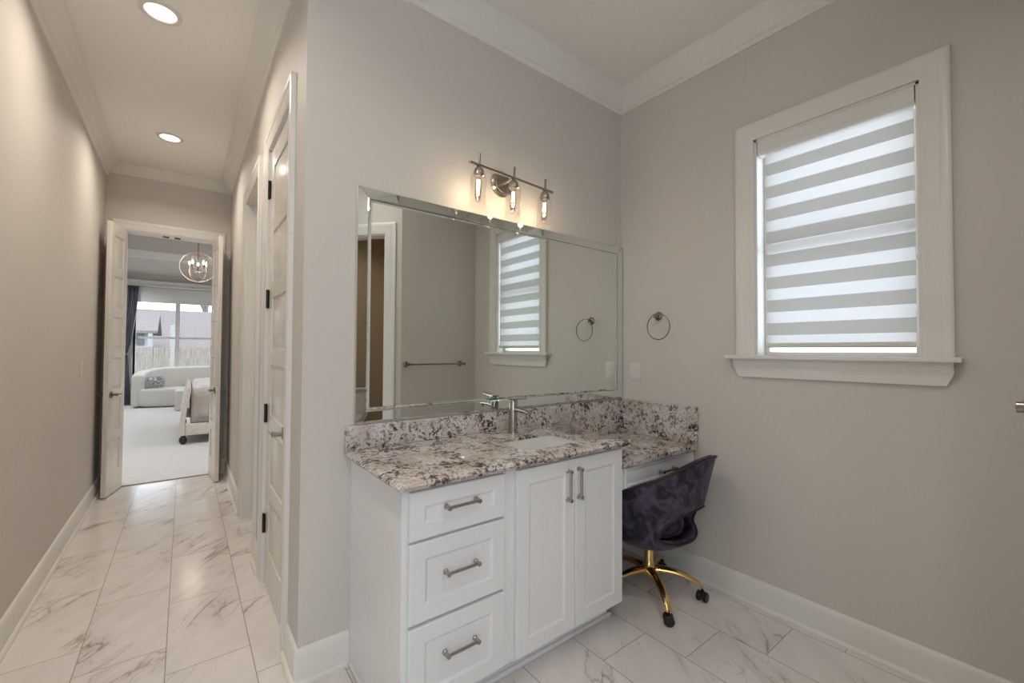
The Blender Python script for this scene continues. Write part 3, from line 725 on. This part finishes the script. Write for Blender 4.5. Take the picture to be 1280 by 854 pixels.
# ------------------------------------------------------------------ swivel chair
def swivel_chair():
    C = Vector((2.004, 1.388, 0))
    ch = thing('swivel_chair', 'dark purple velvet swivel chair on a gold five star base at the desk', 'chair', C)
    def lerp_tab(tab, a):
        a = (a+180) % 360-180
        if a < tab[0][0]: a += 360
        for (p, v), (q, w) in zip(tab[:-1], tab[1:]):
            if p <= a <= q:
                t = (a-p)/(q-p); t = t*t*(3-2*t) if False else t
                return v+(w-v)*t
        return tab[-1][1]
    ztop = [(-300, .44), (-260, .43), (-225, .46), (-205, .51), (-190, .555), (-170, .611), (-160, .634), (-150, .656), (-140, .679), (-130, .705), (-120, .729), (-110, .751), (-100, .767), (-90, .777), (-80, .780), (-70, .777), (-60, .765), (-50, .745), (-40, .715), (-30, .680), (-20, .642), (-8, .585), (5, .560), (25, .52), (45, .47), (60, .44)]
    rtop = [(-300, .25), (-220, .262), (-200, .27), (-170, .285), (-140, .292), (-110, .300), (-90, .308), (-70, .325), (-55, .335), (-45, .330), (-36, .315), (-20, .292), (0, .280), (60, .25)]
    def tabv(tab, a):     # smoothed
        return sum(lerp_tab(tab, a+d)*w for d, w in ((-8, .15), (-4, .2), (0, .3), (4, .2), (8, .15)))
    lo, hi = -134., -34.
    ctr = (lo+hi)/2; half = (hi-lo)/2
    azs = []
    for i in range(61): azs.append(ctr-half*math.cos(PI*i/60))
    n2 = 56
    for i in range(1, n2): azs.append(hi+(360-(hi-lo))*i/n2)
    def P(az, z):
        zt = tabv(ztop, az); rt = tabv(rtop, az); t = math.radians(az)
        # radius as function of z : flares up
        zb0 = .300
        if z < .375:
            u = max(0, (z-zb0)/(.375-zb0)); r = .165+.078*math.sin(u*PI/2)
        else:
            u = min(1, (z-.375)/max(.02, (zt-.375))); r = .243+(rt-.243)*u
        return Vector((r*math.cos(t), r*math.sin(t), z))
    def hole(az):
        u = (az-ctr)/half
        if abs(u) >= 1: s = 0
        else: s = math.sqrt(1-u*u)
        # blend outside the hole
        return .388-.034*s, .388+.132*s**.9
    mb = MB(); low = []; up = []
    for az in azs:
        a, b = hole(az)
        zt = tabv(ztop, az)
        if az > hi:
            a = b = .388
        low.append([P(az, .300+(a-.300)*k/5) for k in range(6)])
        up.append([P(az, b+(zt-b)*k/12) for k in range(13)])
    mb.grid(list(map(list, zip(*low))), cu=True)
    mb.grid(list(map(list, zip(*up))), cu=True)
    # bottom pan
    n = len(azs)
    rows = []
    for r, z in ((.165, .300), (.14, .291), (.08, .284), (.03, .282)):
        rows.append([Vector((r*math.cos(math.radians(a)), r*math.sin(math.radians(a)), z)) for a in azs])
    V = mb.grid(rows, cu=True); mb.bm.faces.new(V[-1])
    sh = mb.build('shell', M_velvet, ch, world=False, angle=80)
    md = sh.modifiers.new('t', 'SOLIDIFY'); md.thickness = .022; md.offset = -1; md.use_even_offset = False
    md = sh.modifiers.new('b', 'BEVEL'); md.width = .008; md.segments = 3; md.limit_method = 'ANGLE'; md.angle_limit = math.radians(50)
    for p in sh.data.polygons: p.use_smooth = True
    edge = []
    for az in azs[:61]: edge.append(P(az, hole(az)[1]))
    for az in azs[60:0:-1]: edge.append(P(az, hole(az)[0]))
    mb = MB(); mb.tube(edge, .0055, n=8, closed=True); mb.build('hole_piping', M_piping, ch, world=False, angle=80)
    rim = [P(az, tabv(ztop, az)) for az in azs]
    mb = MB(); mb.tube(rim, .0060, n=8, closed=True); mb.build('rim_piping', M_piping, ch, world=False, angle=80)
    mb = MB(); mb.lathe([(0, .345), (.13, .350), (.168, .365), (.178, .395), (.172, .435), (.150, .458), (.10, .466), (0, .468)], n=40); mb.build('seat_cushion', M_velvet, ch, world=False, angle=80)
    mb = MB(); mb.lathe([(0, .105), (.030, .105), (.034, .112), (.034, .150), (.028, .158), (.024, .165), (.024, .270), (.06, .272), (.06, .281), (0, .281)], n=28); mb.build('column', M_gold, ch, world=False)
    mb = MB(); mb.tube([(.02, .03, .262), (.05, .09, .262), (.075, .14, .258)], .006, n=8); mb.build('height_lever', M_black, ch, world=False)
    for k in range(5):
        a = math.radians(-125.5+72*k); d = Vector((math.cos(a), math.sin(a), 0)); s = Vector((-d.y, d.x, 0))
        mb = MB(); rows = []
        for i in range(13):
            u = i/12; r = .020+.252*u; z = .134+.010*math.sin(u*PI*.6)-.072*u**2.6
            if i == 12: z = .066
            w = .027-.011*u; h = .019-.009*u
            rows.append([d*r+s*(w*math.cos(t)*(1 if True else 0))+Vector((0, 0, z+h*math.sin(t))) for t in [2*PI*j/12 for j in range(12)]])
        V = mb.grid(rows, cu=True); mb.bm.faces.new(V[0]); mb.bm.faces.new(V[-1][::-1])
        leg = mb.build('leg', M_gold, ch, world=False, angle=60)
        c = d*.266; sw = math.radians([40, 95, 30, 130, 10][k]); wd = Vector((math.cos(sw), math.sin(sw), 0))
        mb = MB(); mb.lathe([(.0, .050), (.007, .050), (.007, .072), (0, .072)], c=tuple(c), n=10)
        Mx = Matrix.Rotation(sw, 4, 'Z')
        mb.lathe([(0, -.010), (.021, -.010), (.021, .010), (0, .010)], c=(c.x, c.y, .032), axis='x', M=Mx, n=20)
        for sg in (-1, 1):
            mb.lathe([(0, .010*sg), (.024, .011*sg), (.0252, .014*sg), (.0252, .022*sg), (.021, .026*sg), (0, .026*sg)], c=(c.x, c.y, .0255), axis='x', M=Mx, n=24)
        w = mb.build('caster', M_rubber, ch, world=False)
        mb = MB()
        for sg in (1,):
            mb.lathe([(.0250, .0238*sg), (.0235, .0262*sg), (.0218, .0268*sg), (.0212, .0258*sg)], c=(c.x, c.y, .0258), axis='x', M=Mx, n=24, cap=False)
        t = mb.build('caster_tread', M_greyrub, ch, world=False)
    return ch
swivel_chair()

# ------------------------------------------------------------------ toilet seen in the mirror
to = thing('toilet', 'white toilet in the little room reflected at the left of the mirror', 'toilet', (1.72, -1.95, 0))
mb = MB(); mb.box(1.50, 1.94, -2.325, -2.13, .40, .76, .03, 4); mb.build('tank', M_ceramic, to)
mb = MB(); mb.box(1.485, 1.955, -2.329, -2.115, .76, .795, .012, 3); mb.build('tank_lid', M_ceramic, to)
def oval(z, rx, ry, cy, n=28): return [Vector((1.72+rx*math.cos(2*PI*k/n), cy+ry*math.sin(2*PI*k/n), z)) for k in range(n)]
mb = MB(); V = mb.grid([oval(0, .12, .24, -1.98), oval(.05, .115, .23, -1.98), oval(.2, .11, .20, -1.95), oval(.32, .16, .25, -1.90), oval(.40, .185, .28, -1.87)], cu=True); mb.bm.faces.new(V[0]); mb.bm.faces.new(V[-1]); mb.build('bowl', M_ceramic, to)
mb = MB(); V = mb.grid([oval(.402, .185, .28, -1.86), oval(.43, .19, .285, -1.86), oval(.445, .17, .265, -1.86)], cu=True); mb.bm.faces.new(V[0]); mb.bm.faces.new(V[-1]); mb.build('seat', M_ceramic, to)

# ------------------------------------------------------------------ bedroom
BX = (-2.6, 3.4); BY0, BY1 = YE+.12, 13.10; ZT = 3.60
M_carpet = noisy(mat('pale_carpet', hexc(214, 212, 210), .95), 30, hexc(206, 206, 206), hexc(218, 218, 218), .3, .7, 6, .2)
M_bedwall = noisy(mat('bedroom_wall_paint', hexc(196, 192, 188), .6), 2, hexc(195, 191, 187), hexc(199, 195, 190))
M_white = mat('flat_white_paint', hexc(230, 230, 228), .6)
mb = MB(); mb.box(BX[0], BX[1], YE+.0005, BY1+.1, -.08, .006); struct(mb.build('floor_bedroom', M_carpet))
mb = MB(); mb.box(OE[0]+.012, OE[1]-.012, YE-.006, YE+.010, .0, .0075); trim(mb, mat('threshold_strip', hexc(150, 140, 122), .5))
mb = MB(); mb.box(BX[0]-.1, BX[0], YE, BY1+.1, 0, ZT+.1); struct(mb.build('wall_bedroom_left', M_bedwall))
mb = MB(); mb.box(BX[1], BX[1]+.1, YE, BY1+.1, 0, ZT+.1); struct(mb.build('wall_bedroom_right', M_bedwall))
# tray ceiling
TY = (7.6, 10.8); TX = (BX[0]+1.2, BX[1]-1.2)
TX = (-1.9, 2.7)
mb = MB(); mb.box(BX[0], BX[1], TY[1], BY1, ZC, ZT); mb.box(BX[0], BX[1], BY0, TY[0], ZC, ZT); mb.box(BX[0], TX[0], TY[0], TY[1], ZC, ZT); mb.box(TX[1], BX[1], TY[0], TY[1], ZC, ZT)
struct(mb.build('ceiling_soffit', M_bedwall, merge=False))
mb = MB(); mb.box(BX[0], BX[1], BY0, BY1, ZT, ZT+.1); struct(mb.build('ceiling_bedroom', M_white))
C2 = [(0, .14), (.012, .14), (.02, .12), (.03, .02), (.05, 0), (0, 0)]
mb = MB(); run(mb, [(0, 0), (.05, 0), (.05, .02), (.02, .11), (.02, .14), (0, .14)], 'x', TY[1], -1, TX[0], TX[1], ZC); run(mb, [(0, 0), (.10, 0), (.10, -.02), (.03, -.11), (.02, -.13), (0, -.13)], 'x', TY[1], -1, TX[0], TX[1], ZT); trim(mb, M_white)
# window wall of the bedroom
GW = [(-.907, -.176), (-.109, .622), (.689, 1.42)]; GZ = (.55, 2.60)
mb = MB()
mb.box(BX[0], GW[0][0], BY1, BY1+.15, 0, ZT); mb.box(GW[2][1], BX[1], BY1, BY1+.15, 0, ZT); mb.box(GW[0][0], GW[2][1], BY1, BY1+.15, 0, GZ[0]); mb.box(GW[0][0], GW[2][1], BY1, BY1+.15, GZ[1], ZT)
struct(mb.build('wall_bedroom_window', M_bedwall))
mb = MB(); mb.box(-1.9, 2.6, BY1-.06, BY1, 2.80, 2.90, .01, 2); mb.box(-1.9, 2.6, BY1-.085, BY1, 2.745, 2.80, .01, 2); trim(mb, M_white)
M_vinyl = mat('window_vinyl', hexc(205, 205, 203), .4)
for i, (a, b) in enumerate(GW):
    w = srt('window_%d' % (i+2), ((a+b)/2, BY1, GZ[0]))
    mb = MB(); t = .035; y0, y1 = BY1+.05, BY1+.09
    for (x0, x1, z0, z1) in ((a-.034, a+.010, GZ[0], GZ[1]), (b-.010, b+.034, GZ[0], GZ[1]), (a, b, GZ[0], GZ[0]+.05), (a, b, GZ[1]-.04, GZ[1]), (a, b, 1.535, 1.585)):
        mb.box(x0, x1, y0-(.05 if x1-x0 < .1 and z1-z0 > 1 else 0), y1, z0, z1)
    s = mb.build('window_sash', M_vinyl, w, merge=False)
    mb = MB(); mb.box(a, b, BY1+.070, BY1+.073, GZ[0]+.04, GZ[1]-.03); mb.build('window_pane', M_glass, s)
mb = MB(); mb.box(-.98, 1.49, BY1-.05, BY1+.04, GZ[0]-.03, GZ[0], .006); trim(mb, M_white)
mb = MB(); mb.box(-.90, 1.41, BY1-.035, BY1-.002, 2.49, 2.735, .008); mb.box(-.90, 1.41, BY1-.024, BY1-.010, 2.385, 2.50); o = mb.build('roller_shade', M_white); tag(o, 'rolled up white shade over the bedroom windows', 'roller shade')
# curtain
def curtain():
    mb = MB(); rows = []
    n = 72
    key = [(2.74, -1.045, -.850), (2.3, -1.06, -.875), (1.8, -1.085, -.925), (1.4, -1.105, -.975), (1.22, -1.11, -1.015), (1.12, -1.115, -1.02), (.9, -1.125, -.985), (.5, -1.13, -.965), (.03, -1.135, -.955)]
    zs = [2.74-(2.71)*i/44 for i in range(45)]
    for z in zs:
        for (z1, a1, b1), (z2, a2, b2) in zip(key[:-1], key[1:]):
            if z2 <= z <= z1+1e-6:
                t = (z1-z)/(z1-z2); a = a1+(a2-a1)*t; b = b1+(b2-b1)*t; break
        amp = .030*(b-a)/.2+.006
        rows.append([Vector((a+(b-a)*k/n, BY1-.10+amp*math.sin(k/n*2*PI*6+math.sin(z*2)*.4)+.008*math.sin(k*1.7+z*3), z)) for k in range(n+1)])
    mb.grid(rows)
    c = thing('window_curtain', 'dark slate blue curtain tied back at the left of the bedroom window', 'curtain', (-1.05, BY1-.10, 0))
    m = noisy(mat('slate_satin', hexc(92, 94, 112), .42), 5, hexc(100, 99, 112), hexc(138, 137, 148), stretch=(1, 1, .2))
    o = mb.build('drape', m, c, angle=80); md = o.modifiers.new('t', 'SOLIDIFY'); md.thickness = .004
    mb = MB(); mb.lathe([(.058, -.02), (.064, 0), (.058, .02)], n=20, cap=False)
    for v in mb.bm.verts: v.co = Vector((v.co.x-1.063, v.co.y*.8+BY1-.10, v.co.z+1.17))
    mb.build('tieback', m, c)
curtain()
# sofa
M_boucle = noisy(mat('white_boucle', hexc(218, 220, 214), .9), 90, hexc(206, 205, 200), hexc(222, 221, 216), .3, .7, 4, .6)
def sofa():
    s = thing('curved_sofa', 'off white curved sofa under the bedroom window', 'sofa', (.15, 12.55, 0))
    # back path: from left arm tip round to right arm tip
    path = []
    for i in range(49):
        t = PI*(1.0-i/48.)
        ex = 2/2.9
        cx, cy = .315, 12.28
        x = cx+1.10*math.copysign(abs(math.cos(t))**ex, math.cos(t)); y = cy+.62*abs(math.sin(t))**ex
        path.append(Vector((x, y, 0)))
    def hgt(u): return .715+.165*math.sin(min(1, max(0, u))*PI)**.6
    mb = MB(); rows = []
    N = len(path)
    for i, p in enumerate(path):
        t = (path[min(i+1, N-1)]-path[max(i-1, 0)]); t.normalize(); nrm = Vector((-t.y, t.x, 0))   # outward
        h = hgt(i/(N-1)); w = .115
        prof = [(-w, .34), (-w, h-.05), (-w*.75, h-.012), (0, h), (w*.75, h-.012), (w, h-.05), (w, .10), (w*.8, .045), (-w*.2, .045)]
        rows.append([p+nrm*a+Vector((0, 0, z)) for a, z in prof])
    V = mb.grid(rows, cu=True); mb.bm.faces.new(V[0]); mb.bm.faces.new(V[-1][::-1])
    o = mb.build('backrest', M_boucle, s, angle=80, bevel=.02)
    # seat body
    outer = [p for p in path]
    front_ = []
    for i in range(17):
        u = i/16.; x = 1.41-2.20*u; front_.append(Vector((x, 12.28-.20*math.sin(u*PI)**.7, 0)))
    plan = [Vector((p.x*.98+.004, p.y-.02, 0)) for p in outer]+[f for f in front_[1:-1]]
    c = sum(plan, Vector())/len(plan)
    def lvl(k, z): return [Vector((c.x+(p.x-c.x)*k, c.y+(p.y-c.y)*k, z)) for p in plan]
    mb = MB(); V = mb.grid([lvl(.93, .03), lvl(.98, .06), lvl(1, .14), lvl(1, .36), lvl(.985, .40), lvl(.95, .418)], cu=True); mb.bm.faces.new(V[-1]); mb.bm.faces.new(V[0][::-1])
    mb.build('seat', M_boucle, s, angle=60)
sofa()
def pillow():
    m = mat('ring_pattern_fabric', (.5, .5, .5, 1), .8); N, L, b = nodes(m)
    tc = N.new('ShaderNodeTexCoord'); vr = N.new('ShaderNodeTexVoronoi'); vr.inputs['Scale'].default_value = 7
    L.new(tc.outputs['Object'], vr.inputs['Vector']); si = math_n(N, L, 'SINE', math_n(N, L, 'MULTIPLY', vr.outputs['Distance'], 30))
    r = N.new('ShaderNodeValToRGB'); r.color_ramp.elements[0].color = hexc(128, 136, 144); r.color_ramp.elements[1].color = hexc(205, 207, 206); r.color_ramp.elements[0].position = .3; r.color_ramp.elements[1].position = .6
    L.new(si, r.inputs[0]); L.new(r.outputs[0], b.inputs['Base Color'])
    mb = MB(); rows = []
    for i in range(17):
        u = -1+2*i/16.
        row = []
        for k in range(24):
            t = 2*PI*k/24; e = .7
            ww = math.copysign(abs(math.cos(t))**e, math.cos(t))*.165; hh = math.copysign(abs(math.sin(t))**e, math.sin(t))*.145
            th = .065*math.sqrt(max(0, 1-u*u)); sc = math.sqrt(max(0, 1-abs(u)**3))*.0+(1-abs(u)**6)
            sc = max(.001, (1-abs(u)**2.2)**.5)
            row.append(Vector((ww*sc, u*.07, hh*sc)))
        rows.append(row)
    mb.grid(rows, cu=True)
    o = mb.build('throw_pillow', m, world=False, angle=80); o.location = (-.49, 12.36, .575); o.rotation_euler = (math.radians(-18), 0, math.radians(28))
    tag(o, 'grey and white patterned pillow on the left end of the curved sofa', 'pillow')
pillow()
mb = MB(); mb.box(-.145, .42, 11.25, 11.75, .006, .43, .04, 4); o = mb.build('ottoman', M_boucle); tag(o, 'off white square ottoman in front of the curved sofa', 'ottoman')
# bed
def bed():
    b = thing('upholstered_bed', 'white upholstered bed with rumpled beige cover, foot towards the sofa side', 'bed', (1.0, 8.3, 0))
    M_uph = noisy(mat('cream_upholstery', hexc(222, 216, 208), .7), 30, hexc(217, 211, 203), hexc(227, 221, 213))
    M_sheet = noisy(mat('beige_bed_cover', hexc(206, 196, 188), .8), 6, hexc(176, 166, 160), hexc(194, 185, 179))
    M_duv = mat('white_duvet', hexc(228, 228, 228), .8)
    y0, y1 = 7.27, 9.25
    mb = MB(); prof = [(-.028, .125), (-.034, .30), (-.012, .50), (.022, .68), (.050, .765), (.070, .78), (.085, .765), (.080, .70), (.045, .5), (.025, .30), (.028, .125)]
    mb.prism(prof, lambda p, t: Vector((p[0], t, p[1])), y0, y1); mb.build('footboard', M_uph, b, angle=60, bevel=.01)
    for yy, s in ((y0, 1), (y1, -1)):
        mb = MB(); mb.box(.03, 2.05, min(yy, yy+.06*s), max(yy, yy+.06*s), .125, .285, .012, 3); mb.build('side_rail', M_uph, b)
    mb = MB(); mb.box(2.05, 2.17, y0-.02, y1+.02, .10, 1.45, .03, 3); mb.build('headboard', M_uph, b)
    mb = MB(); mb.box(.085, 2.04, y0+.07, y1-.07, .20, .62, .05, 3); mb.build('mattress', M_white, b)
    # cover draped over the side
    mb = MB(); rows = []
    for i in range(60):
        u = i/59.; x = .085+1.9*u
        row = []
        for (dyy, z) in ((.45, .735), (.25, .735), (.10, .73), (.05, .70), (.035, .62), (.03, .5), (.026, .4), (.022, .30)):
            k = max(0, min(1, (.73-z)/.45)); ed = min(1, u*8)
            w = (.014*math.sin(u*95+2*k)+.008*math.sin(u*41+1.3))*k
            top = z-(1-ed)**2*.02*(1-k)
            row.append(Vector((x-(.0), y0+dyy+w, top)))
        rows.append(row)
    mb.grid(rows); c = mb.build('bed_cover', M_sheet, b, angle=80); md = c.modifiers.new('t', 'SOLIDIFY'); md.thickness = .012; md.offset = 0
    mb = MB(); mb.box(.10, 1.75, y0+.30, y1-.05, .56, .80, .09, 5); mb.build('duvet', M_duv, b)
    for (x, y) in ((.005, y0+.04), (.005, y1-.04), (2.1, y0+.05), (2.1, y1-.05)):
        mb = MB(); mb.lathe([(0, .006), (.022, .008), (.026, .016), (.038, .03), (.046, .05), (.047, .07), (.040, .092), (.028, .108), (.02, .127), (0, .127)], c=(x, y, 0), n=24); mb.build('foot', mat('dark_turned_wood', (.03, .022, .02, 1), .25), b)
bed()
# orb chandelier
oc = thing('orb_chandelier', 'gold wire orb chandelier with candle bulbs hanging in the bedroom', 'chandelier', (.165, 9.4, 2.755))
R = .262
mb = MB(); mb.tube([(0, 0, R-.01), (0, 0, .845)], .007, n=8); mb.lathe([(0, .845), (.06, .843), (.055, .820), (.01, .81)], n=20); mb.build('rod', M_bronze, oc, world=False)
for k, (rx, rz) in enumerate(((90, 0), (90, 60), (90, 120), (8, 20), (62, 100))):
    mb = MB(); M = Matrix.Rotation(math.radians(rz), 4, 'Z') @ Matrix.Rotation(math.radians(rx), 4, 'X')
    rad = R*(1-.015*k)
    mb.tube([M @ Vector((rad*math.cos(t), rad*math.sin(t), 0)) for t in [2*PI*i/48 for i in range(48)]], .0055, n=6, closed=True); mb.build('orb_ring', mat('champagne_gold', (.72, .55, .42, 1), .3, 1.) if k == 0 else bpy.data.materials['champagne_gold'], oc, world=False)
mb = MB(); mb.tube([(0, 0, R), (0, 0, -.10)], .006, n=8)
for k in range(5):
    t = 2*PI*k/5+.3; c, s = math.cos(t), math.sin(t); mb.tube([(0, 0, -.08), (.06*c, .06*s, -.10), (.12*c, .12*s, -.08), (.13*c, .13*s, -.04)], .004, n=6)
    mb.lathe([(.012, -.04), (.012, .03)], c=(.13*c, .13*s, 0), n=10)
mb.build('candle_arms', M_bronze, oc, world=False)
for k in range(5):
    t = 2*PI*k/5+.3
    mb = MB(); mb.lathe([(0, .03), (.012, .045), (.016, .065), (.010, .095), (0, .12)], c=(.13*math.cos(t), .13*math.sin(t), 0), n=12, cap=False); mb.build('candle_bulb', M_flame, oc, world=False)
point_lamp('lamp', oc, (0, 0, .0), .12, K_BED*.25, (1, .92, .82))
for i, (x, y) in enumerate(((-1.3, 12.0), (2.0, 12.0), (-2.2, 9.2), (3.0, 9.2), (-1.2, 6.6), (1.9, 6.6))):  # soffit downlights added out of view to brighten the bedroom
    recessed((x, y, ZC), 'added unseen recessed light in the bedroom soffit, %s' % ('by the window left', 'by the window right', 'beside the left wall', 'beside the right wall', 'near the doors left', 'near the doors right')[i], K_BED, (1, 1, 1), 'added unseen ceiling lights in the bedroom soffit')

# ------------------------------------------------------------------ outdoors
M_lawn = noisy(mat('pale_winter_lawn', hexc(170, 165, 140), .95), 3, hexc(120, 116, 96), hexc(140, 136, 114))
mb = MB(); mb.box(-25, 30, BY1+.3, 70, -.4, -.3); g = mb.build('ground', M_lawn); struct(g)
M_fence = noisy(mat('weathered_fence_wood', hexc(198, 182, 170), .85), 8, hexc(134, 124, 116), hexc(158, 147, 139), stretch=(3, 3, .4))
fe = thing('wooden_fence', 'weathered board fence behind the bedroom windows', 'fence', (1, 20, -.3))
mb = MB()
for i in range(90):
    x = -6+.155*i; mb.box(x, x+.142, 20, 20.02, -.3, 1.34+.012*((i*7) % 3))
mb.build('fence_boards', M_fence, fe, merge=False)
mb = MB()
for z in (.1, 1.05): mb.box(-6, 8, 20.02, 20.06, z, z+.08)
mb.build('fence_rails', M_fence, fe)
M_roof = noisy(mat('grey_shingles', hexc(172, 164, 162), .9), 14, hexc(108, 100, 97), hexc(128, 119, 116))
M_side = mat('pale_siding', hexc(172, 172, 174), .7)
def house(name, label, x0, x1, y0, y1, ze, zr, along):
    h = thing(name, label, 'house', ((x0+x1)/2, (y0+y1)/2, -.3))
    mb = MB(); mb.prism([(y0, -.3), (y1, -.3), (y1, ze-.05), ((y0+y1)/2, zr), (y0, ze-.05)], lambda p, t: Vector((t, p[0], p[1])), x0, x1); mb.build('walls', M_side, h)
    mb = MB(); o = .3
    if along == 'x':
        ym = (y0+y1)/2; mb.prism([(y0-o, ze-.1), (ym, zr), (y1+o, ze-.1), (y1+o, ze), (ym, zr+.12), (y0-o, ze)], lambda p, t: Vector((t, p[0], p[1])), x0-o, x1+o)
    else:
        xm = (x0+x1)/2; mb.prism([(x0-o, ze-.1), (xm, zr), (x1+o, ze-.1), (x1+o, ze), (xm, zr+.12), (x0-o, ze)], lambda p, t: Vector((p[0], t, p[1])), y0-o, y1+o)
        mb.prism([(x0, ze-.05), (xm, zr), (x1, ze-.05)], lambda p, t: Vector((p[0], t, p[1])), y0, y1)
    mb.build('roof', M_roof, h, flat=True)
    return h
house('neighbour_house', 'large grey roofed house filling the view behind the fence', -2.2, 6.5, 26, 34, 1.3, 3.3, 'x')
h2 = house('gabled_house', 'white gabled house end behind the fence at the window left', -3.3, -1.15, 22, 25.4, 2.0, 2.75, 'x')
mb = MB(); mb.box(-1.55, -1.25, 21.94, 21.99, 1.45, 1.95); mb.build('window', mat('dark_glass', (.12, .13, .15, 1), .1), h2)
M_bark = mat('grey_bark', hexc(118, 110, 106), .9)
def tree(x, y, h, seed, label):
    random.seed(seed); mb = MB()
    def br(p, d, L, r, n):
        q = p+d*L; mb.tube([p, p+d*L*.5+Vector((random.uniform(-.04, .04)*L, 0, 0)), q], [r, r*.8, r*.6], n=5)
        if n == 0: return
        for k in range(3):
            dd = (d+Vector((random.uniform(-.8, .8), random.uniform(-.8, .8), random.uniform(-.15, .5)))).normalized()
            br(p+d*L*random.uniform(.6, 1), dd, L*random.uniform(.55, .75), r*.55, n-1)
    br(Vector((x, y, -.3)), Vector((0, 0, 1)), h*.45, h*.02, 5)
    o = mb.build('bare_tree', M_bark, merge=False); tag(o, label, 'tree')
tree(-4.6, 31, 9.5, 3, 'bare winter tree beyond the fence, left in the bedroom window')
tree(1.2, 38, 11, 5, 'bare winter tree behind the large roof, in the middle pane')
tree(9.2, 44, 12, 8, 'bare winter tree behind the large roof, to the right')
